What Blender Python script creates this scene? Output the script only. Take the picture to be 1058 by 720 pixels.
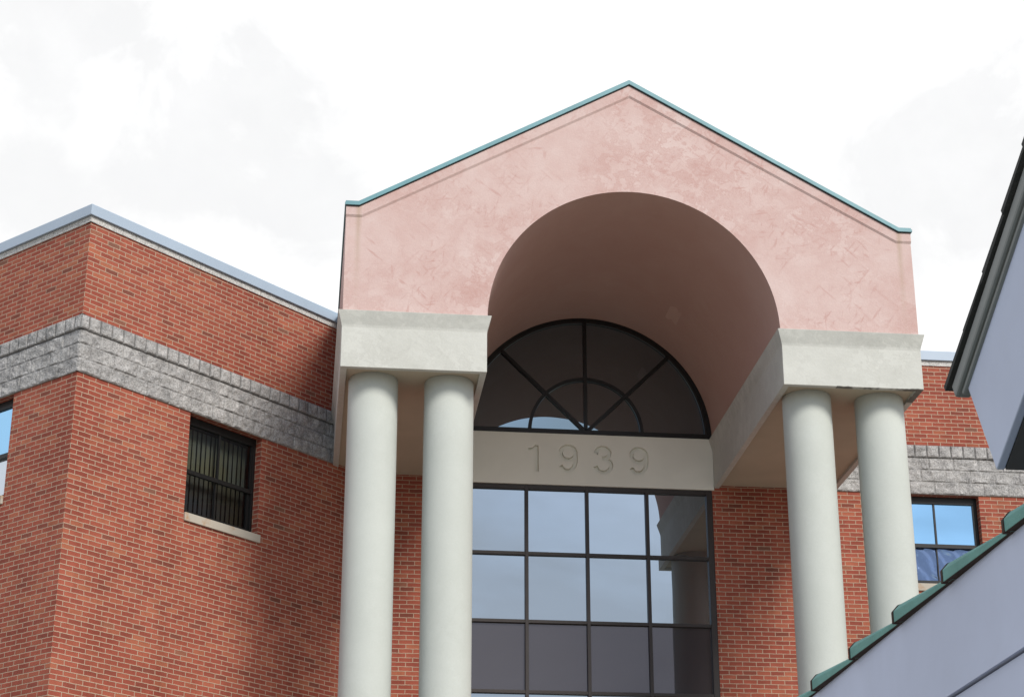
import bpy, bmesh, math, random
from mathutils import Vector, noise
random.seed(7)
R = math.radians
S = bpy.context.scene
for o in list(bpy.data.objects): bpy.data.objects.remove(o)
C = S.collection

# ------------------------------------------------------------------ camera, sky, sun, exposure
CX, CY, CZ = -4.2882, -23.5362, 1.65
cd = bpy.data.cameras.new("camera"); cam = bpy.data.objects.new("camera", cd); C.objects.link(cam)
cam.location = (CX, CY, CZ); cam.rotation_euler = (math.pi/2 + 0.387, 0, -0.1103)
cd.lens = 1971.6*36/1058; cd.sensor_width = 36; cd.sensor_fit = 'HORIZONTAL'
cd.clip_start = 0.05; cd.clip_end = 2000
S.camera = cam
S.view_settings.view_transform = 'Standard'; S.view_settings.look = 'None'
S.view_settings.gamma = 1; S.view_settings.exposure = 0.85; S.view_settings.use_curve_mapping = False

SUN = Vector((0.337, -0.71, 0.618)).normalized()
sl = bpy.data.lights.new("sun", 'SUN'); sl.energy = 1.9; sl.angle = R(17); sl.color = (1, .95, .88)
so = bpy.data.objects.new("sun", sl); C.objects.link(so); so.location = (10, -20, 30)
so.rotation_euler = SUN.to_track_quat('Z', 'Y').to_euler()

W = bpy.data.worlds.new("World"); S.world = W; W.use_nodes = True
class NT:
    """small node-tree writer"""
    def __init__(s, t): s.t = t; s.n = t.nodes; s.l = t.links; s.x = 0
    def add(s, typ, **kw):
        n = s.n.new(typ); s.x += 180; n.location = (s.x, 0)
        for k, v in kw.items(): setattr(n, k, v)
        return n
    def set(s, sock, v):
        if isinstance(v, bpy.types.NodeSocket): s.l.new(v, sock)
        else: sock.default_value = v
    def math(s, op, a, b=0.0, c=0.0, clamp=False):
        n = s.add('ShaderNodeMath', operation=op, use_clamp=clamp)
        for i, v in enumerate((a, b, c)): s.set(n.inputs[i], v)
        return n.outputs[0]
    def vmath(s, op, a, b=(0, 0, 0)):
        n = s.add('ShaderNodeVectorMath', operation=op); s.set(n.inputs[0], a); s.set(n.inputs[1], b)
        return n.outputs[0]
    def noise(s, vec, scale, detail=4, rough=.55, dist=0, col=False):
        n = s.add('ShaderNodeTexNoise'); s.set(n.inputs['Vector'], vec)
        n.inputs['Scale'].default_value = scale; n.inputs['Detail'].default_value = detail
        n.inputs['Roughness'].default_value = rough; n.inputs['Distortion'].default_value = dist
        return n.outputs['Color' if col else 'Fac']
    def ramp(s, fac, stops, interp='LINEAR'):
        n = s.add('ShaderNodeValToRGB'); s.set(n.inputs[0], fac); cr = n.color_ramp; cr.interpolation = interp
        while len(cr.elements) < len(stops): cr.elements.new(.5)
        for e, (p, c) in zip(cr.elements, stops):
            e.position = p; e.color = (*c, 1) if not isinstance(c, (int, float)) else (c, c, c, 1)
        return n.outputs[0]
    def mix(s, fac, a, b, mode='MIX'):
        n = s.add('ShaderNodeMix', data_type='RGBA', blend_type=mode); s.set(n.inputs[0], fac)
        for sock, v in ((n.inputs[6], a), (n.inputs[7], b)):
            s.set(sock, v if isinstance(v, bpy.types.NodeSocket) else (*v, 1))
        return n.outputs[2]

w = NT(W.node_tree); w.n.clear()
sky = w.add('ShaderNodeTexSky', sky_type='NISHITA', sun_disc=False)
sky.sun_elevation = math.asin(SUN.z); sky.sun_rotation = math.atan2(SUN.x, SUN.y)
tc = w.add('ShaderNodeTexCoord').outputs['Generated']
sep = w.add('ShaderNodeSeparateXYZ'); w.l.new(tc, sep.inputs[0])
zz = w.math('ADD', w.math('MAXIMUM', sep.outputs[2], 0.0), .35)
flat = w.vmath('DIVIDE', tc, w.add('ShaderNodeCombineXYZ').outputs[0])
cmb = flat.node.inputs[1].links[0].from_node
for i in range(3): w.l.new(zz, cmb.inputs[i])
cl = w.noise(flat, 1.6, 6, .55, .3)
puff = w.noise(flat, 3.4, 7, .6, .5)
# cloud cover: nearly closed beyond the building (north), broken behind the camera
north = w.add('ShaderNodeMapRange'); w.l.new(sep.outputs[1], north.inputs[0])
north.inputs[1].default_value = -.35; north.inputs[2].default_value = .35
cov = w.math('ADD', cl, w.math('MULTIPLY', north.outputs[0], .5))
cov = w.ramp(cov, [(.40, 0), (.62, 1)])
dense = w.ramp(puff, [(.30, .93), (.46, 1.0), (.56, 1.06)])
wisp = w.noise(tc, 11.0, 6, .6, .4)
grey = 0.0
for cdir, rad in [((-0.0602, 0.8749, 0.4806), 0.055), ((-0.1357, 0.8511, 0.5071), 0.05), ((-0.0164, 0.8972, 0.4414), 0.03), ((0.3293, 0.8294, 0.4514), 0.055), ((-0.148, 0.8849, 0.4417), 0.03)]:
    dist = w.add('ShaderNodeVectorMath', operation='DISTANCE'); w.l.new(tc, dist.inputs[0]); dist.inputs[1].default_value = cdir
    dd = w.math('ADD', w.math('DIVIDE', dist.outputs['Value'], rad), w.math('MULTIPLY', w.math('SUBTRACT', wisp, .5), 5.0))
    grey = w.math('MAXIMUM', grey, w.ramp(w.math('MULTIPLY', dd, .5), [(.30, 1), (.72, 0)]))
dense = w.mix(w.math('MULTIPLY', grey, w.ramp(w.noise(tc, 26, 5, .6), [(.3, .75), (.65, 1)])), dense, (.860, .864, .872))
bright = w.math('ADD', w.math('MULTIPLY', north.outputs[0], .08), .52)
ccol = w.mix(1, w.mix(north.outputs[0], (.90, .95, 1.06), (1.0, 1.0, 1.0)), dense, 'MULTIPLY')
bn = w.add('ShaderNodeVectorMath', operation='SCALE'); w.l.new(ccol, bn.inputs[0]); w.l.new(bright, bn.inputs[3])
bg1 = w.add('ShaderNodeBackground'); w.l.new(sky.outputs[0], bg1.inputs[0]); bg1.inputs[1].default_value = .10
bg2 = w.add('ShaderNodeBackground'); w.l.new(bn.outputs[0], bg2.inputs[0]); bg2.inputs[1].default_value = 1.0
mx = w.add('ShaderNodeMixShader'); w.l.new(cov, mx.inputs[0]); w.l.new(bg1.outputs[0], mx.inputs[1]); w.l.new(bg2.outputs[0], mx.inputs[2])
wo = w.add('ShaderNodeOutputWorld'); w.l.new(mx.outputs[0], wo.inputs[0])

# ------------------------------------------------------------------ measures (metres)
ZO = 1.8357
Wp, Wo, Wi, FL = 3.9586, 3.964, 2.0184, .058
D = 4.557
ZE, ZA = 11.4595+ZO, 13.585+ZO
ZET, ZUF, ZEB = 9.901+ZO, 9.6915+ZO, 9.106+ZO
RA = 2.012
ZBB = 9.0693+ZO
MU = .947
ZM = [9.0693+ZO, 7.9636+ZO, 6.8999+ZO, 5.8259+ZO, 4.76+ZO, 3.70+ZO, 2.63+ZO, 1.56+ZO, .5+ZO, -.5+ZO]
ZCOP, ZSTONE, ZSTRIP = 11.5858+ZO, 11.43+ZO, 11.3305+ZO
ZSOL, ZBT, ZB2 = 9.9431+ZO, 9.7322+ZO, 9.1298+ZO
Q = math.sqrt(.5)
CN = Vector((-7.4388, .6104, 0))
class Facade:
    def __init__(s, o, u, n): s.o = Vector(o); s.u = Vector(u); s.n = Vector(n)
    def P(s, u, d, z): return s.o + s.u*u + s.n*d + Vector((0, 0, z))
FW = Facade(CN, (Q, Q, 0), (Q, -Q, 0))
FLft = Facade(CN, (-Q, Q, 0), (-Q, -Q, 0))
FB = Facade((0, D, 0), (1, 0, 0), (0, -1, 0))
UW = (-3.4928+7.4388)/Q

# ------------------------------------------------------------------ helpers
def thing(name, label, cat, loc=(0, 0, 0), group=None):
    o = bpy.data.objects.new(name, None); C.objects.link(o); o.location = loc
    o['label'] = label; o['category'] = cat
    if group: o['group'] = group
    return o
def obj(name, bm, m, parent=None, smooth=False, bevel=0, label=None, recalc=True):
    if recalc: bmesh.ops.recalc_face_normals(bm, faces=bm.faces)
    me = bpy.data.meshes.new(name); bm.to_mesh(me); bm.free()
    if isinstance(m, (list, tuple)):
        for k in m: me.materials.append(k)
    else: me.materials.append(m)
    if smooth:
        for p in me.polygons: p.use_smooth = True
    o = bpy.data.objects.new(name, me); C.objects.link(o)
    if parent:
        o.parent = parent
        q = parent
        off = Vector((0, 0, 0))
        while q: off += q.location; q = q.parent
        if off.length: me.transform(__import__('mathutils').Matrix.Translation(-off))
    if bevel:
        b = o.modifiers.new('bevel', 'BEVEL'); b.width = bevel; b.segments = 2; b.limit_method = 'ANGLE'; b.angle_limit = R(40)
    if label: o['label'] = label
    return o
def quad(bm, pts, uv=None, mi=0):
    f = bm.faces.new([bm.verts.new(p) for p in pts]); f.material_index = mi
    if uv:
        L = bm.loops.layers.uv.verify()
        for l, c in zip(f.loops, uv): l[L].uv = c
    return f
def box8(bm, v):
    v = [bm.verts.new(p) for p in v]
    for f in ((0, 1, 2, 3), (7, 6, 5, 4), (0, 4, 5, 1), (1, 5, 6, 2), (2, 6, 7, 3), (3, 7, 4, 0)): bm.faces.new([v[i] for i in f])
def fbox(bm, F, u0, u1, d0, d1, z0, z1):
    box8(bm, [F.P(u0, d0, z0), F.P(u1, d0, z0), F.P(u1, d1, z0), F.P(u0, d1, z0),
              F.P(u0, d0, z1), F.P(u1, d0, z1), F.P(u1, d1, z1), F.P(u0, d1, z1)])
def strip(bm, outer, inner, y0, y1, drop=0):
    """band between two polylines of equal length, extruded from y0 to y1"""
    g = [[[bm.verts.new((p[0], y, p[1])) for p in ln] for ln in (outer, inner if y == y1 else [(a, c+drop) for a, c in inner])] for y in (y0, y1)]
    n = len(outer)
    for i in range(n-1):
        for y in (0, 1): bm.faces.new([g[y][0][i], g[y][0][i+1], g[y][1][i+1], g[y][1][i]])
        for k in (0, 1): bm.faces.new([g[0][k][i], g[0][k][i+1], g[1][k][i+1], g[1][k][i]])
    for i in (0, n-1): bm.faces.new([g[0][0][i], g[0][1][i], g[1][1][i], g[1][0][i]])
def prism(bm, poly, fn0, fn1):
    """closed outline poly, extruded between the two mapping functions"""
    a = [bm.verts.new(fn0(p)) for p in poly]; b = [bm.verts.new(fn1(p)) for p in poly]
    bm.faces.new(a); bm.faces.new(b[::-1])
    n = len(poly)
    for i in range(n): bm.faces.new([a[i], b[i], b[(i+1) % n], a[(i+1) % n]])
def brick_wall_mesh(F, u0, u1, z0, z1, holes, depth=.20, skew=None):
    bm = bmesh.new(); bm.loops.layers.uv.new('UVMap')
    us = sorted({u0, u1, *[h[0] for h in holes], *[h[1] for h in holes]}); zs = sorted({z0, z1, *[h[2] for h in holes], *[h[3] for h in holes]})
    for a, b in zip(us, us[1:]):
        for c, d in zip(zs, zs[1:]):
            if any(h[0] <= a and b <= h[1] and h[2] <= c and d <= h[3] for h in holes): continue
            quad(bm, [F.P(a, 0, c), F.P(b, 0, c), F.P(b, 0, d), F.P(a, 0, d)], [(a, c), (b, c), (b, d), (a, d)])
    for h in holes:
        if h[1]-h[0] > 3: continue
        a, b, c, d = h
        for u, s in ((a, 1), (b, -1)):
            quad(bm, [F.P(u, 0, c), F.P(u, -depth, c), F.P(u, -depth, d), F.P(u, 0, d)], [(u, c), (u+s*depth, c), (u+s*depth, d), (u, d)])
        for z in (c, d):
            quad(bm, [F.P(a, 0, z), F.P(b, 0, z), F.P(b, -depth, z), F.P(a, -depth, z)], [(a, z), (b, z), (b, z+depth), (a, z+depth)])
    bmesh.ops.remove_doubles(bm, verts=bm.verts, dist=1e-4)
    return bm

# ------------------------------------------------------------------ materials
def mat(name, rough=.8, spec=.3, metal=0):
    m = bpy.data.materials.new(name); m.use_nodes = True
    t = NT(m.node_tree); b = m.node_tree.nodes['Principled BSDF']
    b.inputs['Roughness'].default_value = rough; b.inputs['Specular IOR Level'].default_value = spec; b.inputs['Metallic'].default_value = metal
    return m, t, b
def bump(t, b, h, strength, dist):
    n = t.add('ShaderNodeBump'); t.set(n.inputs['Height'], h); n.inputs['Strength'].default_value = strength; n.inputs['Distance'].default_value = dist
    t.l.new(n.outputs[0], b.inputs['Normal'])
def objco(t): return t.add('ShaderNodeTexCoord').outputs['Object']
def painted(name, col, var=.08, rough=.55, scale=3, bscale=60, bs=.1, bd=.003, metal=0, spec=.3):
    m, t, b = mat(name, rough, spec, metal); co = objco(t)
    n1 = t.noise(co, scale, 5, .6, .4)
    c = t.mix(1, col, t.ramp(n1, [(.25, 1-var), (.75, 1+var)]), 'MULTIPLY')
    t.l.new(c, b.inputs['Base Color']); bump(t, b, t.noise(co, bscale, 3), bs, bd)
    return m

def brick_material():
    m, t, b = mat('red_brick', .85, .2)
    uv = t.add('ShaderNodeUVMap').outputs[0]
    wob = t.vmath('SUBTRACT', t.noise(uv, 9, 2, col=True), (.5, .5, .5))
    sc = t.add('ShaderNodeVectorMath', operation='SCALE'); t.l.new(wob, sc.inputs[0]); sc.inputs[3].default_value = .012
    wob2 = t.vmath('SUBTRACT', t.noise(uv, 60, 1, col=True), (.5, .5, .5))
    sc2 = t.add('ShaderNodeVectorMath', operation='SCALE'); t.l.new(wob2, sc2.inputs[0]); sc2.inputs[3].default_value = .006
    q = t.vmath('ADD', t.vmath('ADD', uv, sc.outputs[0]), sc2.outputs[0])
    s = t.add('ShaderNodeSeparateXYZ'); t.l.new(q, s.inputs[0])
    BW, BH = .2134, .0677
    v = t.math('DIVIDE', s.outputs[1], BH); row = t.math('FLOOR', v); fv = t.math('SUBTRACT', v, row)
    sh = t.math('MULTIPLY', t.math('MODULO', row, 2), .5)
    u = t.math('ADD', t.math('DIVIDE', s.outputs[0], BW), sh); u = t.math('ADD', u, 400.0)
    colm = t.math('FLOOR', u); fu = t.math('SUBTRACT', u, colm)
    # distance to the nearest joint, metres
    eu = t.math('MULTIPLY', t.math('MINIMUM', fu, t.math('SUBTRACT', 1, fu)), BW)
    ev = t.math('MULTIPLY', t.math('MINIMUM', fv, t.math('SUBTRACT', 1, fv)), BH)
    e = t.math('MINIMUM', eu, ev)
    mr = t.add('ShaderNodeMapRange'); t.l.new(e, mr.inputs[0]); mr.inputs[1].default_value = .0036; mr.inputs[2].default_value = .0078
    face = mr.outputs[0]
    cell = t.add('ShaderNodeCombineXYZ'); t.l.new(colm, cell.inputs[0]); t.l.new(row, cell.inputs[1])
    wn = t.add('ShaderNodeTexWhiteNoise', noise_dimensions='2D'); t.l.new(cell.outputs[0], wn.inputs['Vector'])
    bc = t.ramp(wn.outputs['Value'], [(0, (.18, .060, .042)), (.05, (.245, .063, .043)), (.3, (.283, .071, .047)), (.55, (.302, .078, .050)), (.8, (.322, .089, .057)), (.985, (.35, .115, .066)), (1, (.19, .09, .065))])
    big = t.noise(uv, .55, 4, .6, .5); mid = t.noise(uv, 3, 4, .65); fine = t.noise(uv, 90, 4, .7)
    bc = t.mix(1, bc, t.ramp(big, [(.3, (.84, .78, .76)), (.7, (1.12, 1.17, 1.14))]), 'MULTIPLY')
    bc = t.mix(1, bc, t.ramp(mid, [(.25, .80), (.75, 1.16)]), 'MULTIPLY')
    bc = t.mix(1, bc, t.ramp(fine, [(.25, .75), (.75, 1.2)]), 'MULTIPLY')
    mp = t.add('ShaderNodeMapping'); t.l.new(uv, mp.inputs[0]); mp.inputs['Scale'].default_value = (1.6, .22, 1)
    drip = t.noise(mp.outputs[0], 1.0, 6, .7, .3)
    stain = t.ramp(drip, [(.30, (.80, .77, .76)), (.48, (1, 1, 1)), (.62, (1, 1, 1)), (.80, (1.12, 1.14, 1.16))])
    bc = t.mix(1, bc, stain, 'MULTIPLY')
    mc = t.mix(mid, (.35, .245, .175), (.45, .34, .25))
    t.l.new(t.mix(face, mc, bc), b.inputs['Base Color'])
    h = t.math('ADD', face, t.math('MULTIPLY', fine, .25))
    bump(t, b, h, .7, .006)
    return m
M_brick = brick_material()

def stone_material(name, dark, light):
    m, t, b = mat(name, .9, .2); co = objco(t)
    n1 = t.noise(co, 5, 6, .7, .3); n2 = t.noise(co, 45, 5, .75)
    c = t.mix(t.ramp(n1, [(.3, 0), (.7, 1)]), dark, light)
    c = t.mix(1, c, t.ramp(n2, [(.32, .50), (.5, .95), (.68, 1.4)]), 'MULTIPLY')
    g = t.add('ShaderNodeAttribute', attribute_name='joint')
    c = t.mix(g.outputs['Fac'], c, (.10, .097, .094))
    t.l.new(c, b.inputs['Base Color']); bump(t, b, n2, .9, .016)
    return m
M_stone = stone_material('split_faced_grey_stone', (.22, .217, .213), (.50, .49, .475))
M_stone_smooth = stone_material('smooth_grey_stone', (.46, .45, .43), (.58, .57, .54))

def stucco(name, base, worn, pale, mark=.5, rough=.9, extra=None):
    m, t, b = mat(name, rough, .2); co = objco(t)
    mp = t.add('ShaderNodeMapping', vector_type='TEXTURE'); t.l.new(co, mp.inputs[0]); mp.inputs['Rotation'].default_value = (0, R(35), 0); mp.inputs['Scale'].default_value = (1, 1, 1.9)
    mp2 = t.add('ShaderNodeMapping', vector_type='TEXTURE'); t.l.new(co, mp2.inputs[0]); mp2.inputs['Rotation'].default_value = (0, R(-62), 0); mp2.inputs['Scale'].default_value = (1, 1, 2.2)
    n1 = t.noise(co, 1.1, 7, .68, .2); n2 = t.noise(mp.outputs[0], 4.2, 7, .74, .5); n2b = t.noise(mp2.outputs[0], 5.5, 7, .74, .4); n3 = t.noise(co, 40, 4, .7)
    n2 = t.math('ADD', t.math('MULTIPLY', n2, .5), t.math('MULTIPLY', n2b, .5))
    patch = t.ramp(t.noise(co, .6, 4, .6, .4), [(.40, .10), (.58, 1)])
    # trowel scuffs: thin ridges of distorted noise
    rid = t.math('ABSOLUTE', t.math('SUBTRACT', n2, .5)); rid = t.ramp(rid, [(0, 1), (.016, 0)])
    c = t.mix(t.ramp(n1, [(.35, 0), (.62, 1)]), pale, base)
    c = t.mix(t.math('MULTIPLY', t.ramp(n2, [(.47, 0), (.60, 1)]), t.math('MULTIPLY', patch, mark*.75)), c, worn)
    c = t.mix(t.math('MULTIPLY', t.math('MULTIPLY', rid, patch), mark*.75), c, worn)
    for ang, sc_, th in ((38, 17, .59), (-48, 15, .59), (85, 19, .61), (8, 18, .61)):
        ms = t.add('ShaderNodeMapping', vector_type='TEXTURE'); t.l.new(co, ms.inputs[0]); ms.inputs['Rotation'].default_value = (0, R(ang), 0); ms.inputs['Scale'].default_value = (1, 1, 5)
        st = t.ramp(t.noise(ms.outputs[0], sc_, 2, .5, .25), [(th, 0), (th+.10, 1)])
        zone = t.ramp(t.noise(co, .75+.1*sc_/15, 3, .6), [(.47, 0), (.62, 1)])
        c = t.mix(t.math('MULTIPLY', t.math('MULTIPLY', st, zone), max(.06, (mark-.35)*1.15)), c, worn)
    c = t.mix(1, c, t.ramp(n3, [(.25, 1-.05*mark-.01), (.75, 1.01+.05*mark)]), 'MULTIPLY')
    if extra: c = extra(t, co, c, n2)
    t.l.new(c, b.inputs['Base Color'])
    h = t.math('ADD', t.math('MULTIPLY', n2, .8), t.math('MULTIPLY', n3, .5))
    bump(t, b, h, .10+.22*mark, .02)
    return m
def gable_streaks(t, co, c, n):
    """rust streaks running down below the two shoulders of the gable"""
    sp = t.add('ShaderNodeSeparateXYZ'); t.l.new(co, sp.inputs[0])
    ax = t.math('ABSOLUTE', t.math('SUBTRACT', t.math('ABSOLUTE', sp.outputs[0]), 3.79))
    ax = t.math('ADD', ax, t.math('MULTIPLY', t.math('SUBTRACT', n, .5), .06))
    st = t.ramp(ax, [(.005, 1), (.055, 0)])
    st = t.math('MULTIPLY', st, t.ramp(t.math('MULTIPLY', t.math('SUBTRACT', ZE_, sp.outputs[2]), .8), [(.02, 1), (1, .12)]))
    return t.mix(t.math('MULTIPLY', st, .6), c, (.36, .27, .19))
def arris_dirt(t, co, c, n):
    """ragged dark weathering where the lower arris has chipped"""
    sp = t.add('ShaderNodeSeparateXYZ'); t.l.new(co, sp.inputs[0])
    lo = t.math('SUBTRACT', sp.outputs[2], ZEB)
    wob = t.math('MULTIPLY', t.ramp(t.noise(co, 1.4, 4, .7), [(.40, 0), (.62, 1)]), .028)
    side = t.math('MULTIPLY', t.math('GREATER_THAN', sp.outputs[0], 2.75), t.math('LESS_THAN', sp.outputs[1], .5))
    sf = t.math('MULTIPLY', side, t.ramp(t.math('SUBTRACT', wob, lo), [(0, 0), (.010, .8)]))
    c = t.mix(sf, c, (.06, .055, .05))
    top_ = t.math('GREATER_THAN', sp.outputs[2], ZUF)
    return t.mix(t.math('MULTIPLY', t.math('MULTIPLY', top_, t.ramp(n, [(.42, 0), (.6, 1)])), .28), c, (.30, .31, .29))
ZE_ = ZE
M_pink = stucco('pink_stucco', (.505, .365, .335), (.42, .245, .215), (.56, .445, .415), .85, extra=gable_streaks)
M_vault = stucco('vault_shade_stucco', (.46, .30, .255), (.42, .26, .215), (.48, .325, .28), .3)  # pink stucco made darker and browner, vault shade put into the colour
M_litstrip = painted('lit_strip_stucco', (.52, .355, .305), .1, .85, 3)  # paler pink, colour of a painted strip of light on the vault
M_white = stucco('off_white_stucco', (.49, .495, .455), (.36, .36, .325), (.53, .535, .495), .5, extra=arris_dirt)
M_col = stucco('painted_column', (.45, .475, .44), (.40, .42, .38), (.475, .50, .465), .3, .7)
M_band = painted('painted_concrete', (.73, .72, .64), .05, .8, 1.5, 80, .15, .004)
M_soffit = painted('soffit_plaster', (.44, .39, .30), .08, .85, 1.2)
M_copper = painted('teal_metal', (.125, .27, .30), .14, .4, 2.5, 30, .05)
M_coping = painted('blue_grey_metal', (.33, .40, .48), .06, .42, 1.2, 25, .06, .004)
M_frame = painted('dark_bronze_frame', (.036, .030, .028), .1, .45)
M_black = painted('black_frame', (.012, .012, .012), .1, .4)
def sill_mat():
    m, t, b = mat('rust_stained_limestone', .85); co = objco(t)
    c = t.mix(t.noise(co, 3, 4), (.38, .34, .28), (.45, .42, .36))
    c = t.mix(t.ramp(t.noise(co, 4.5, 4, .6), [(.52, 0), (.68, .75)]), c, (.36, .20, .09))
    t.l.new(c, b.inputs['Base Color']); bump(t, b, t.noise(co, 60, 3), .3, .005)
    return m
M_sill = sill_mat()
M_siding = painted('blue_grey_siding_paint', (.46, .515, .65), .10, .6, 2, 90, .05)
M_trim = painted('grey_green_trim_paint', (.21, .225, .22), .1, .55)
M_dark = painted('dark_soffit_paint', (.08, .08, .08), .1, .7)
M_shing = painted('dark_shingle', (.05, .052, .05), .3, .95, 14, 220, .6)
M_cap = painted('green_cap_shingle', (.13, .29, .26), .16, .8, 14, 260, .5, .003)
M_capedge = painted('brown_shingle_edge', (.05, .035, .028), .2, .95, 14)
M_ground = painted('plaza_concrete', (.27, .25, .22), .2, .95, .6, 120, .6, .01)
M_roof = painted('grey_roof_membrane', (.25, .25, .25), .1, .9)
M_spandrel = None
def glass(name, refl, tint, back, rough=.0, wave=None):
    """coated window glass: a mirror share over a dark, barely lit room"""
    m, t, b = mat(name, .6, .1)
    b.inputs['Base Color'].default_value = (*back, 1)
    g = t.add('ShaderNodeBsdfGlossy'); g.inputs['Color'].default_value = (*tint, 1); g.inputs['Roughness'].default_value = rough
    co = objco(t)
    h = t.noise(co, 1.1, 1, .4)
    if wave:
        wv = t.add('ShaderNodeTexWave', wave_type='BANDS', bands_direction='DIAGONAL'); t.l.new(co, wv.inputs['Vector'])
        wv.inputs['Scale'].default_value = wave; wv.inputs['Distortion'].default_value = 4; wv.inputs['Detail Scale'].default_value = 1.5
        h = t.math('ADD', h, wv.outputs['Fac'])
    n = t.add('ShaderNodeBump'); n.inputs['Strength'].default_value = .04 if not wave else .38; n.inputs['Distance'].default_value = .02; t.l.new(h, n.inputs['Height'])
    t.l.new(n.outputs[0], g.inputs['Normal'])
    mx = t.add('ShaderNodeMixShader'); mx.inputs[0].default_value = refl
    t.l.new(b.outputs[0], mx.inputs[1]); t.l.new(g.outputs[0], mx.inputs[2])
    out = [n for n in t.n if n.type == 'OUTPUT_MATERIAL'][0]; t.l.new(mx.outputs[0], out.inputs[0])
    return m
M_glass = glass('reflective_glass', .44, (.76, .88, .98), (.02, .022, .025))
M_fan = glass('dark_fanlight_glass', .29, (.66, .88, 1.0), (.010, .011, .012))
M_span = glass('spandrel_glass', .10, (.80, .77, .84), (.032, .030, .033), .02)
M_blue = glass('sky_reflecting_glass', .78, (.38, .70, 1.0), (.02, .03, .05))
M_ripple = glass('rippled_screen_glass', .26, (.40, .58, .95), (.02, .035, .075), .08, 2.2)
M_pale = glass('pale_lower_glass', .6, (.85, .92, 1), (.16, .18, .2), .05)
def clear_glass(name, refl, tr):
    m, t, b = mat(name); t.n.remove(b)
    g = t.add('ShaderNodeBsdfGlossy'); g.inputs['Roughness'].default_value = .0; g.inputs['Color'].default_value = (.8, .9, 1, 1)
    p = t.add('ShaderNodeBsdfTransparent'); p.inputs[0].default_value = (*tr, 1)
    mx = t.add('ShaderNodeMixShader'); mx.inputs[0].default_value = refl
    t.l.new(p.outputs[0], mx.inputs[1]); t.l.new(g.outputs[0], mx.inputs[2])
    out = [n for n in t.n if n.type == 'OUTPUT_MATERIAL'][0]; t.l.new(mx.outputs[0], out.inputs[0])
    return m
M_clear = clear_glass('clear_upper_glass', .06, (.50, .54, .55))
M_screen = clear_glass('screened_lower_glass', .05, (.33, .33, .34))
def blind_mat():
    m, t, b = mat('vertical_blind', .9, .1); co = objco(t)
    n = t.noise(co, 1.6, 3)
    t.l.new(t.mix(t.ramp(n, [(.4, 0), (.65, 1)]), (.21, .235, .25), (.29, .265, .17)), b.inputs['Base Color'])
    return m
M_blind = blind_mat()

# ------------------------------------------------------------------ ground
bm = bmesh.new(); N = 24
def gp(i): return math.copysign(abs(i/N)**2.2*900, i)
vs = {(i, j): bm.verts.new((gp(i), gp(j), 0)) for i in range(-N, N+1) for j in range(-N, N+1)}
for i in range(-N, N):
    for j in range(-N, N): bm.faces.new([vs[i, j], vs[i+1, j], vs[i+1, j+1], vs[i, j+1]])
g = obj('ground', bm, M_ground); g['kind'] = 'structure'

# ------------------------------------------------------------------ brick building
B = thing('brick_building', 'red brick office building with grey stone bands and flat metal coping behind the pink portico', 'building', (-3.4928, D, 0))
HW = (2.02, 3.42, 7.60+ZO, ZB2-.004)
HB = (4.90, 6.31, 7.60+ZO, ZB2-.004)
HL = (1.335, 2.735, 7.60+ZO, ZB2-.004)
HG = (-1.985, 1.985, -.35+ZO, ZSTRIP+.03)
obj('wall', brick_wall_mesh(FW, 0, UW, 0, ZSTRIP+.03, [HW]), M_brick, B)
obj('wall', brick_wall_mesh(FLft, 0, 9, 0, ZSTRIP+.03, [HL, (5.3, 6.7, HL[2], HL[3])]), M_brick, B)
obj('wall', brick_wall_mesh(FB, -3.4928, 14, 0, ZSTRIP+.03, [HB, HG]), M_brick, B)
# closed top and far sides
bm = bmesh.new()
pts = [FLft.P(9, -.25, 0), CN+Vector((0, .36, 0)), FW.P(UW+.15, -.25, 0), FB.P(14, -.25, 0), FB.P(14, -14, 0), Vector((-13.8, 18.5, 0))]
a = [bm.verts.new((p.x, p.y, ZCOP-.12)) for p in pts]; bm.faces.new(a)
obj('roof', bm, M_roof, B)
bm = bmesh.new(); bm.loops.layers.uv.new('UVMap')
for p, q in ((pts[3], pts[4]), (pts[4], pts[5]), (pts[5], pts[0])):
    Ln = (q-p).length
    quad(bm, [(p.x, p.y, 0), (q.x, q.y, 0), (q.x, q.y, ZCOP-.13), (p.x, p.y, ZCOP-.13)], [(0, 0), (Ln, 0), (Ln, ZCOP), (0, ZCOP)])
obj('rear_wall', bm, M_brick, B)

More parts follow.
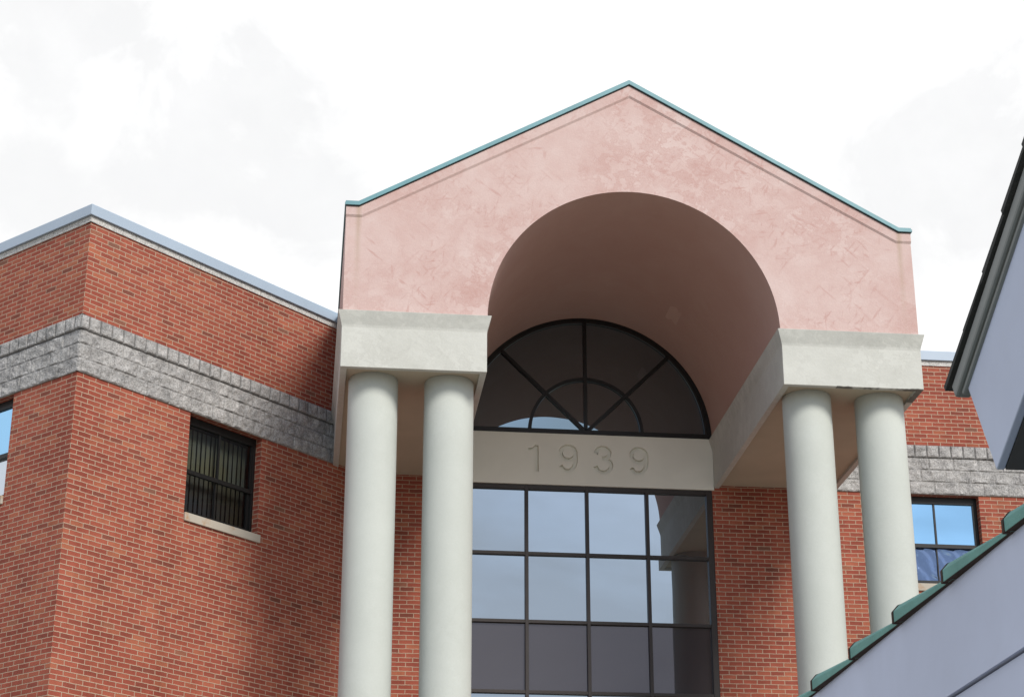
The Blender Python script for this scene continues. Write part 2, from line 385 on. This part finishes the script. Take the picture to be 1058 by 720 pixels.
def axis_samples(cells, step):
    """cells: list of (start, end, id): dense samples with a thin groove at each joint"""
    out = []
    for a, b, k in cells:
        n = max(3, round((b-a)/step))
        for i in range(n+1):
            x = a + (b-a)*i/n
            if i == 0: x = a
            out.append((x, min(i, n-i)/n*(b-a), k))
    return out
def stone_band(F, u0, u1):
    bm = bmesh.new(); lay = bm.verts.layers.float.new('joint')
    h3 = (ZBT-ZB2)/3
    rows = [(ZB2, ZB2+h3, .022, .406, 0), (ZB2+h3, ZB2+2*h3, .022, .406, .5), (ZB2+2*h3, ZBT, .022, .406, .15), (ZBT, ZSOL, .046, .2, .3)]
    for ri, (z0, z1, base, bw, ph) in enumerate(rows):
        ua = -base if u0 < 0 else u0
        xs = [ua]; x = ua + bw*(1-ph)
        while x < u1-.06: xs.append(x); x += bw
        xs.append(u1)
        cells = [(a, b, k) for k, (a, b) in enumerate(zip(xs, xs[1:]))]
        su = axis_samples(cells, .021)
        nz = 10
        grid = []
        js = [0] + list(range(nz+1)) + [nz]
        for jj, j in enumerate(js):
            z = z0 + (z1-z0)*j/nz
            line = []
            for (u, eu, k) in su:
                ez = min(j, nz-j)/nz*(z1-z0)
                e = min(eu, ez)
                q = F.P(u, 0, z); kk = k*7.13+ri*31.7
                nn = noise.fractal(Vector((q.x*9+kk, q.y*9, q.z*9)), .9, 2.1, 5)
                r2 = noise.noise(Vector((q.x*3+kk*3, q.y*3, q.z*3)))
                edge = min(1, e/.012) if ri < 3 else min(1, e/.03)
                d = base + edge*((.007 + .016*nn + .009*r2) if ri < 3 else (.010 + .014*nn + .010*r2)) - ((.004 if ri < 3 else .014) if e < .003 else 0)
                if jj in (0, len(js)-1): d = -.02
                v = bm.verts.new(F.P(u, d, z)); v[lay] = max(0, 1-e/.008)*((.36 if ez < eu else .22) if ri < 3 else .8)
                line.append(v)
            grid.append(line)
        for r0, r1 in zip(grid, grid[1:]):
            for i in range(len(su)-1):
                bm.faces.new([r0[i], r0[i+1], r1[i+1], r1[i]])
    return bm
obj('stone_band', stone_band(FW, -.022, 4.98), M_stone, B)
obj('stone_band', stone_band(FLft, -.022, 9), M_stone, B)
obj('stone_band', stone_band(FB, Wo+.004, 14), M_stone, B)
def coping(F, u0, u1, mitre0):
    bm = bmesh.new()
    prof = [(-.30, ZSTONE+.01), (.055, ZSTONE-.012), (.055, ZSTONE+.004), (.050, ZCOP-.012), (.040, ZCOP), (-.30, ZCOP-.03)]
    def f0(p): return F.P(u0-(p[0] if mitre0 else 0), p[0], p[1])
    def f1(p): return F.P(u1, p[0], p[1])
    prism(bm, prof, f0, f1)
    return bm
def stone_strip(F, u0, u1):
    bm = bmesh.new(); u = u0
    while u < u1-.02:
        v = min(u1, u+.405); fbox(bm, F, u+.004, v-.004, -.1, .018, ZSTRIP, ZSTONE-.014); u = v
    fbox(bm, F, u0+.01, u1, -.1, .008, ZSTRIP+.005, ZSTONE-.016)
    return bm
for F, u0, u1, mi in ((FW, 0, 4.98, True), (FLft, 0, 9, True), (FB, Wp-.3, 14, False)):
    obj('coping', coping(F, u0, u1, mi), M_coping, B, bevel=.004)
    obj('stone_course', stone_strip(F, u0-(.018 if mi else 0), u1), M_stone_smooth, B)

def sash_window(F, h, glass_up, glass_lo, blinds, mull=True):
    u0, u1, z0, z1 = h; zs = 7.665+ZO; d = -.14; t = .045
    bm = bmesh.new()
    for a, b, c, e in ((u0, u0+t, zs, z1), (u1-t, u1, zs, z1), (u0+t, u1-t, z1-.115, z1), (u0+t, u1-t, zs, zs+t)):  # black head piece is deepened to stand in for the lintel shadow
        fbox(bm, F, a+.001, b-.001, d-.06, d+.02, c+.001, e-.001)
    wn = obj('window', bm, M_black, B, bevel=.003)
    zr = 8.32+ZO; um = (u0+u1)/2
    bm = bmesh.new()                                     # upper sash outside, lower sash set back
    fbox(bm, F, u0+t+.001, u1-t-.001, d-.035, d+.012, zr-.03, zr+.03)
    fbox(bm, F, um-.014, um+.014, d-.03, d+.010, zr+.03, z1-t)
    for a, b in ((u0+t+.002, u0+t+.03), (u1-t-.03, u1-t-.002)): fbox(bm, F, a, b, d-.03, d+.008, zr+.03, z1-t-.002)
    obj('upper_sash', bm, M_black, wn)
    bm = bmesh.new()
    for a, b in ((u0+t+.002, u0+t+.045), (u1-t-.045, u1-t-.002)): fbox(bm, F, a, b, d-.055, d-.015, zs+t, zr-.03)
    fbox(bm, F, u0+t+.045, u1-t-.045, d-.055, d-.015, zs+t+.002, zs+t+.05)
    if mull: fbox(bm, F, um-.010, um+.010, d-.05, d-.02, zs+t+.05, zr-.03)
    obj('lower_sash', bm, M_black, wn)
    bm = bmesh.new(); quad(bm, [F.P(u0+t, d-.01, zr), F.P(u1-t, d-.01, zr), F.P(u1-t, d-.01, z1-t), F.P(u0+t, d-.01, z1-t)])
    obj('pane', bm, glass_up, wn)
    bm = bmesh.new(); quad(bm, [F.P(u0+t, d-.04, zs), F.P(u1-t, d-.04, zs), F.P(u1-t, d-.04, zr), F.P(u0+t, d-.04, zr)])
    obj('pane', bm, glass_lo, wn)
    if blinds:
        bm = bmesh.new(); u = u0+.03; k = 0
        while u < u1-.03:
            tw = R(-8+5*math.sin(k*2.1)); hw_ = .034
            cu, cd_ = math.cos(tw)*hw_, math.sin(tw)*hw_; k += 1
            box8(bm, [F.P(u+sx*cu+ox, d-.17+sx*cd_+ox*.4, zq) for zq in (zs-.1, z1-.10) for sx, ox in ((-1, 0), (1, 0), (1, .002), (-1, .002))])
            u += .088
        obj('vertical_blind', bm, M_blind, wn)
        bm = bmesh.new(); fbox(bm, F, u0-.3, u1+.3, d-.9, d-.88, zs-.4, z1+.3)
        obj('room_back', bm, M_dark, wn)
    bm = bmesh.new(); fbox(bm, F, u0+.003, u1+.045, -.14, .03, 7.545+ZO, zs-.001)
    obj('sill', bm, M_sill, wn, bevel=.006)
    return wn
sash_window(FW, HW, M_clear, M_screen, True)['label'] = 'dark window with vertical blinds behind its panes'
sash_window(FB, HB, M_blue, M_ripple, False)['label'] = 'window reflecting blue sky in its upper sash'
sash_window(FLft, HL, M_blue, M_pale, False, False)
sash_window(FLft, (5.3, 6.7, HL[2], HL[3]), M_blue, M_pale, False, False)

# fanlight
def arc(r, a0, a1, n): return [(r*math.cos(a0+(a1-a0)*i/n), r*math.sin(a0+(a1-a0)*i/n)) for i in range(n+1)]
def ringbm(bm, r0, r1, d0, d1, zc, n=72):
    o_, i_ = arc(r1, 0, math.pi, n), arc(r0, 0, math.pi, n)
    for k in range(n):
        box8(bm, [FB.P(*(p[0], d, zc+p[1])) for d in (d0, d1) for p in (i_[k], i_[k+1], o_[k+1], o_[k])])
ZF = ZET + .012
bm = bmesh.new()
ringbm(bm, RA-.085, RA-.002, -.06, .03, ZF)
fbox(bm, FB, -RA+.005, RA-.005, -.06, .028, ZF, ZF+.075)
fan = obj('fanlight', bm, M_black, B)
bm = bmesh.new(); ringbm(bm, RA-.102, RA-.085, -.06, .012, ZF)
obj('glazing_bead', bm, M_frame, fan)
bm = bmesh.new()
for ang in (45, 90, 135):
    c, s = math.cos(R(ang)), math.sin(R(ang)); hw = .025
    r0, r1 = .05, RA-.09
    q = [(c*r0-s*hw, s*r0+c*hw), (c*r0+s*hw, s*r0-c*hw), (c*r1+s*hw, s*r1-c*hw), (c*r1-s*hw, s*r1+c*hw)]
    box8(bm, [FB.P(p[0], d, ZF+.05+p[1]*.985) for d in (-.055, .018+ang*.00002) for p in q])
obj('spoke', bm, M_black, fan)
bm = bmesh.new(); ringbm(bm, .868, .920, -.055, .014, ZF+.045, 40)
obj('inner_ring', bm, M_black, fan)
bm = bmesh.new(); o_ = arc(RA-.05, 0, math.pi, 72); bm.faces.new([bm.verts.new(FB.P(p[0], -.03, ZF+.02+p[1])) for p in o_])
obj('pane', bm, M_fan, fan)

# date band with incised numerals
bm = bmesh.new(); fbox(bm, FB, -Wi+.004, Wi-.004, -.25, .018, ZBB, ZET+.011)
me = bpy.data.meshes.new('date_band'); bmesh.ops.recalc_face_normals(bm, faces=bm.faces); bm.to_mesh(me); bm.free()
band = bpy.data.objects.new('date_band', me); C.objects.link(band)
cutters = []
def smooth_path(pts, closed=False, n=10):
    P = [Vector((x, y)) for x, y in pts]; out = []
    m = len(P); segs = m if closed else m-1
    for i in range(segs):
        g = (lambda k: P[k % m]) if closed else (lambda k: P[max(0, min(m-1, k))])
        p0, p1, p2, p3 = g(i-1), g(i), g(i+1), g(i+2)
        for k in range(n):
            t = k/n
            out.append(.5*((2*p1)+(p2-p0)*t+(2*p0-5*p1+4*p2-p3)*t*t+(3*p1-p0-3*p2+p3)*t**3))
    if not closed: out.append(P[-1])
    return out
def groove(xc, path, closed=False, wd=.033, deep=.055):
    """cutter: a closed ribbon along the path with slightly sloping sides"""
    bm = bmesh.new(); n = len(path); rings = []
    for i, p in enumerate(path):
        a = path[(i-1) % n] if closed else path[max(0, i-1)]; b = path[(i+1) % n] if closed else path[min(n-1, i+1)]
        d = (b-a).normalized(); nn = Vector((-d.y, d.x))
        r = []
        for sgn, w_, y in ((1, wd*1.12, D-.06), (1, wd*.82, D-.018+deep), (-1, wd*.82, D-.018+deep), (-1, wd*1.12, D-.06)):
            q = p+nn*sgn*w_; r.append(bm.verts.new((xc+q.x, y, 9.503+ZO+q.y)))
        rings.append(r)
    for i in range(n if closed else n-1):
        A, Bq = rings[i], rings[(i+1) % n]
        for k in range(4): bm.faces.new([A[k], A[(k+1) % 4], Bq[(k+1) % 4], Bq[k]])
    if not closed: bm.faces.new(rings[0]); bm.faces.new(rings[-1][::-1])
    bmesh.ops.recalc_face_normals(bm, faces=bm.faces)
    tm = bpy.data.meshes.new('cutter'); bm.to_mesh(tm); bm.free()
    co = bpy.data.objects.new('cutter', tm); C.objects.link(co); cutters.append(co)
    md = band.modifiers.new('cut', 'BOOLEAN'); md.operation = 'DIFFERENCE'; md.solver = 'EXACT'; md.object = co
bowl = [(.118*math.cos(t), .095+.112*math.sin(t)) for t in [2*math.pi*k/28 for k in range(28)]]
for xc in (-.291, .831):
    groove(xc, [Vector(p) for p in bowl], True)
    groove(xc, smooth_path([(.1185, .10), (.120, .02), (.112, -.06), (.085, -.135), (.035, -.185), (-.025, -.197), (-.085, -.172), (-.122, -.112)]))
groove(.261, smooth_path([(-.112, .095), (-.095, .155), (-.045, .197), (.025, .200), (.085, .165), (.100, .105), (.070, .050), (-.01, .024)]))
groove(.261, smooth_path([(-.0095, .0245), (.068, .005), (.118, -.045), (.122, -.115), (.075, -.180), (0, -.203), (-.075, -.178), (-.122, -.105)]))
groove(-.826, smooth_path([(.035, -.225), (.035, -.08), (.035, .08), (.035, .205)]))
groove(-.826, smooth_path([(.0345, .1975), (.0, .158), (-.045, .138), (-.095, .132)]), wd=.024)
dg = bpy.context.evaluated_depsgraph_get(); dg.update()
nm = bpy.data.meshes.new_from_object(band.evaluated_get(dg)); band.modifiers.clear(); band.data = nm
for c in cutters: bpy.data.objects.remove(c)
nm.materials.clear(); nm.materials.append(M_band)
nm.transform(__import__('mathutils').Matrix.Translation(-B.location)); band.parent = B
band['label'] = 'pale band with the date 1939 cut into it'

# curtain wall
bm = bmesh.new()
JW = 1.962
for x, hw in ((-JW+.035, .035), (-MU, .026), (0, .026), (MU, .026), (JW-.024, .045)):
    fbox(bm, FB, x-hw, x+hw, -.14, -.004, ZM[-1], ZM[0]-.003)
for i, z in enumerate(ZM):
    h = .025; top = z-.003 if i == 0 else z+h; bot = z-.075 if i == 0 else z-h
    fbox(bm, FB, -JW+.02, JW-.02, -.13, -.010, bot, top)
cw = obj('curtain_wall', bm, M_frame, B, bevel=.003)
for r in range(9):
    for k in range(4):
        a = -2*MU+k*MU; tl = .0022*math.sin(r*5.1+k*2.3); tv = .002*math.cos(r*3.3+k*4.1)
        bm = bmesh.new()
        quad(bm, [FB.P(a, -.06-tl-tv, ZM[r+1]), FB.P(a+MU, -.06+tl-tv, ZM[r+1]), FB.P(a+MU, -.06+tl+tv, ZM[r]), FB.P(a, -.06-tl+tv, ZM[r])])
        sp = r in (2, 5)
        obj('spandrel_panel' if sp else 'pane', bm, M_span if sp else M_glass, cw)
bm = bmesh.new(); fbox(bm, FB, -2.1, 2.1, -1.2, -1.18, 0, ZET+RA+.3); obj('interior_back', bm, M_dark, cw)
bm = bmesh.new(); fbox(bm, FB, -2.3, 2.3, -.5, .6, 0.0, .15); fbox(bm, FB, -1.984, 1.984, -.2, -.03, .15, ZM[-1]-.03); obj('threshold', bm, M_sill, B)

# ------------------------------------------------------------------ portico
Pq = thing('entrance_portico', 'pink stucco gabled portico with deep barrel arch on four pale columns', 'portico', (0, 0, 0))
XF = .175                                                # flat shoulder at each eave
bm = bmesh.new()
NA = 96
arcp = [(RA*math.cos(math.pi*i/NA), ZET-.015+RA*math.sin(math.pi*i/NA)) for i in range(NA+1)]
def top(x): return ZE if abs(x) > Wp-XF else ZE+(ZA-ZE)*(Wp-XF-abs(x))/(Wp-XF)
for y in (0, D+.10):
    for (xa, za), (xb, zb) in zip(arcp, arcp[1:]):
        q = [(xa, za), (xb, zb), (xb, top(xb)), (xa, top(xa))]
        bm.faces.new([bm.verts.new((x, y, z)) for x, z in q])
    for sg in (-1, 1):
        q = [(sg*RA, ZET-.015), (sg*Wp, ZET-.015), (sg*Wp, ZE), (sg*(Wp-XF), ZE), (sg*RA, top(RA))]
        bm.faces.new([bm.verts.new((x, y, z)) for x, z in q])
for line in ([(-RA, ZET-.015), (-Wp, ZET-.015), (-Wp, ZE), (-Wp+XF, ZE), (0, ZA)], [(RA, ZET-.015), (Wp, ZET-.015), (Wp, ZE), (Wp-XF, ZE), (0, ZA)]):
    for (xa, za), (xb, zb) in zip(line, line[1:]):
        bm.faces.new([bm.verts.new(p) for p in ((xa, 0, za), (xb, 0, zb), (xb, D+.1, zb), (xa, D+.1, za))])
bmesh.ops.remove_doubles(bm, verts=bm.verts, dist=1e-4)
gb = obj('gable_block', bm, M_pink, Pq)
bm = bmesh.new()
rows = [[bm.verts.new((x, y, z)) for x, z in arcp] for y in [.0+(D+.1)*k/12 for k in range(13)]]
for a, b in zip(rows, rows[1:]):
    for i in range(NA): bm.faces.new([a[i], a[i+1], b[i+1], b[i]])
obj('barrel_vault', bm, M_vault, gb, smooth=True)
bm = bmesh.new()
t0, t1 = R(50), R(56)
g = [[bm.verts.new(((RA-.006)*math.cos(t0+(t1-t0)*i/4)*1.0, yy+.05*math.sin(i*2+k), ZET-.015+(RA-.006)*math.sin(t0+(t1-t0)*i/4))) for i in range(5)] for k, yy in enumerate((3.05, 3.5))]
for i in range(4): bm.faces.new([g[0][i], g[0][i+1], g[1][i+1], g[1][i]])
obj('lit_strip', bm, M_litstrip, gb)  # thin sheet carrying the painted strip of light
bm = bmesh.new()
ed = .165
orim = [(-Wp-.006, ZE), (-Wp+XF, ZE), (0, ZA), (Wp-XF, ZE), (Wp+.006, ZE)]
irim = [(-Wp-.006, ZE-ed), (-Wp+XF+.04, ZE-ed), (0, ZA-.2), (Wp-XF-.04, ZE-ed), (Wp+.006, ZE-ed)]
strip(bm, [(x, z-.001) for x, z in orim], [(x, z-.001) for x, z in irim], -.020, .004, .040)
obj('rim_moulding', bm, M_pink, Pq, bevel=.008)
bm = bmesh.new()
def shell(th, o): return [(-Wp-o, ZE+th), (-Wp+XF-.01*(th > .01), ZE+th), (0, ZA+th*1.14), (Wp-XF+.01*(th > .01), ZE+th), (Wp+o, ZE+th)]
strip(bm, shell(.046, .022), shell(.010, .022), -.050, D+1.5)
strip(bm, shell(.074, .012), shell(.045, .012), -.036, D+1.5)
obj('metal_roof', bm, M_copper, Pq)
bm = bmesh.new()
strip(bm, shell(.011, -.004), shell(-.002, -.004), -.030, D+1.4)
obj('drip_edge', bm, M_frame, Pq)

def entablature(sg):
    x0, x1 = sorted((sg*Wo, sg*Wi)); yb = D+.02; yf = -.012
    bm = bmesh.new()
    def loop(z, e): return [bm.verts.new(p) for p in ((x0-e, yf-e, z), (x1+e, yf-e, z), (x1+e, yb, z), (x0-e, yb, z))]
    # slightly uneven hand-finished arris along the bottom edge
    ls = [loop(ZEB, 0), loop(ZUF-.02, 0), loop(ZUF+.02, .006), loop(ZET, FL)]
    for A, Bq in zip(ls, ls[1:]):
        for i in range(4): bm.faces.new([A[i], A[(i+1) % 4], Bq[(i+1) % 4], Bq[i]])
    bm.faces.new(ls[-1])
    rim = .085
    r1 = [bm.verts.new(p) for p in ((x0+rim, yf+rim, ZEB), (x1-rim, yf+rim, ZEB), (x1-rim, yb, ZEB), (x0+rim, yb, ZEB))]
    r2 = [bm.verts.new((v.co.x, v.co.y, ZEB+.05)) for v in r1]
    for A, Bq in ((ls[0], r1), (r1, r2)):
        for i in range(4): bm.faces.new([A[i], A[(i+1) % 4], Bq[(i+1) % 4], Bq[i]])
    o = obj('entablature', bm, M_white, Pq, bevel=.006)
    bm = bmesh.new()
    quad(bm, [(x0+rim-.01, yf+rim-.01, ZEB+.046), (x1-rim+.01, yf+rim-.01, ZEB+.046), (x1-rim+.01, yb, ZEB+.046), (x0+rim-.01, yb, ZEB+.046)])
    obj('soffit', bm, M_soffit, o)
for sg in (-1, 1): entablature(sg)
def column(x):
    bm = bmesh.new(); n = 64; r = .3351; prev = None
    prof = [(r+.10, 0), (r+.10, .22), (r+.03, .3), (r, .36), (r, 3.6), (r, 7.3), (r, 10.02), (r, ZEB+.02), (r-.012, ZEB+.046)]
    for rr, z in prof:
        ring = [bm.verts.new((x+rr*math.cos(2*math.pi*i/n), .5787+rr*math.sin(2*math.pi*i/n), z)) for i in range(n)]
        if prev:
            for i in range(n): bm.faces.new([prev[i], prev[(i+1) % n], ring[(i+1) % n], ring[i]])
        prev = ring
    o = obj('column', bm, M_col, Pq, smooth=True)
    return o
for x in (-3.5029, -2.4781, 2.4781, 3.5029): column(x)

# ------------------------------------------------------------------ neighbouring cottage eave (right foreground)
def K(x, y, z): return Vector((CX+x, CY+y, CZ+z))
X1 = 1.40
H = thing('cottage', 'small cottage with blue grey rake board and dark shingled eave at the right edge', 'house', K(3.5, 1, -CZ))
TH = R(27.5); ey, ez = -math.cos(TH), math.sin(TH); ny, nz = -math.sin(TH), -math.cos(TH)
A0 = (3.716, 1.482)
def RK(x, s, p): return K(x, A0[0]+ey*s+ny*p, A0[1]+ez*s+nz*p)
LEN = 3.5
def rbox(bm, x0, x1, s0, s1, p0, p1):
    box8(bm, [RK(x, s, p) for x in (x0, x1) for s, p in ((s0, p0), (s1, p0), (s1, p1), (s0, p1))])
RY = A0[0]+ey*LEN                                        # ridge line
bm = bmesh.new(); rbox(bm, X1, X1+.018, 0, LEN, 0, .262); obj('rake_board', bm, M_siding, H, bevel=.003)
bm = bmesh.new()
rbox(bm, X1-.016, X1+.02, -.040, LEN, -.040, -.002); rbox(bm, X1-.008, X1+.02, -.02, LEN, -.001, .012)
obj('rake_trim', bm, M_trim, H, bevel=.006)
bm = bmesh.new(); rbox(bm, X1+.0185, 6.2, .004, LEN, -.001, .264)
obj('soffit', bm, M_dark, H)
bm = bmesh.new()                                          # shingle courses, each a thin wedge over the one below
s = -.055; i = 0
while s < LEN:
    xo = X1-.022-random.uniform(0, .008)
    e = s+.30
    box8(bm, [RK(x, a, p) for x in (xo, 6.25) for a, p in ((s, -.042), (min(e, LEN+.02), -.0415), (min(e, LEN+.02), -.047), (s, -.055-random.uniform(0, .006)))])
    s += .16; i += 1
obj('shingles', bm, M_shing, H)
# far slope of the same roof and the walls under it
bm = bmesh.new()
ridge_z = A0[1]+ez*LEN
def RM(x, s, p):
    v = RK(x, s, p); return Vector((v.x, 2*(CY+RY)-v.y, v.z))
box8(bm, [RM(x, s, p) for x in (X1, 6.2) for s, p in ((-.06, -.075), (LEN, -.075), (LEN, .235), (-.06, .235))])
obj('rear_roof', bm, M_shing, H)
bm = bmesh.new()
y0, y1 = 2*RY-3.25, 3.25; zt = A0[1]+nz*.235+(A0[0]-y1)*math.tan(TH)-.08
poly = [(y0, -CZ), (y1, -CZ), (y1, zt), (RY, zt+(y1-RY)*math.tan(TH)), (y0, zt)]
prism(bm, poly, lambda p: K(1.85, p[0], p[1]), lambda p: K(6.0, p[0], p[1]))
obj('wall', bm, M_siding, H)

# ------------------------------------------------------------------ low siding wall with shingle cap
Lw = thing('siding_wall', 'low blue grey lap siding wall capped with green shingles in the lower right corner', 'wall', K(1.25, 3, -CZ))
bm = bmesh.new()
z = .896; xf = 1.139
while z > -CZ+.02:
    zb = max(z-.192, -CZ+.001)
    box8(bm, [K(x, y, zz) for x, y, zz in ((xf+.003, .4, z), (xf+.2, .4, z), (xf+.2, 5.4, z), (xf+.003, 5.4, z), (xf-.005, .4, zb), (xf+.2, .4, zb), (xf+.2, 5.4, zb), (xf-.005, 5.4, zb))])
    z = zb-.004
fb = bmesh.new()
obj('siding', bm, M_siding, Lw)
fb.free()
bm = bmesh.new(); box8(bm, [K(x, y, zz) for zz in (-CZ, .8955) for x, y in ((xf+.02, .41), (xf+.19, .41), (xf+.19, 5.39), (xf+.02, 5.39))]); obj('backing_board', bm, M_dark, Lw)
ends = 4.113
k0 = -4
for k in range(-4, 12):
    yb = ends - k*.304; 
    if yb-.33 < .35: break
    jit = random.uniform(-.006, .006); yb += jit
    yn = yb-.325; xl, xr = 1.128+random.uniform(-.003, .003), xf+.235
    def prof(z, t, inn):                                   # half of an eight-sided section
        return [(xl+inn, z), (xl+inn, z+t*.6), (xl+inn+.012, z+t*.95), (xl+inn+.045, z+t*1.25), (xr-.045-inn, z+t*1.25), (xr-inn-.012, z+t*.95), (xr-inn, z+t*.6), (xr-inn, z)]
    bm = bmesh.new()
    near = prof(.8960, .012, .010); far = prof(.897, .037, 0)
    a = [bm.verts.new(K(x, yn, z)) for x, z in near]; b = [bm.verts.new(K(x, yb, z)) for x, z in far]
    bm.faces.new(a); f = bm.faces.new(b[::-1]); f.material_index = 1
    for i in range(8):
        f = bm.faces.new([a[i], b[i], b[(i+1) % 8], a[(i+1) % 8]])
        if i == 7: f.material_index = 1
    butt = prof(.8955, .0385, -.0016)
    a = [bm.verts.new(K(x, yb-.009, z)) for x, z in butt]; b = [bm.verts.new(K(x, yb+.001, z)) for x, z in butt]
    fs = [bm.faces.new(a), bm.faces.new(b[::-1])]+[bm.faces.new([a[i], b[i], b[(i+1) % 8], a[(i+1) % 8]]) for i in range(8)]
    for f in fs: f.material_index = 1
    obj('cap_shingle', bm, [M_cap, M_capedge], Lw, bevel=.0015)
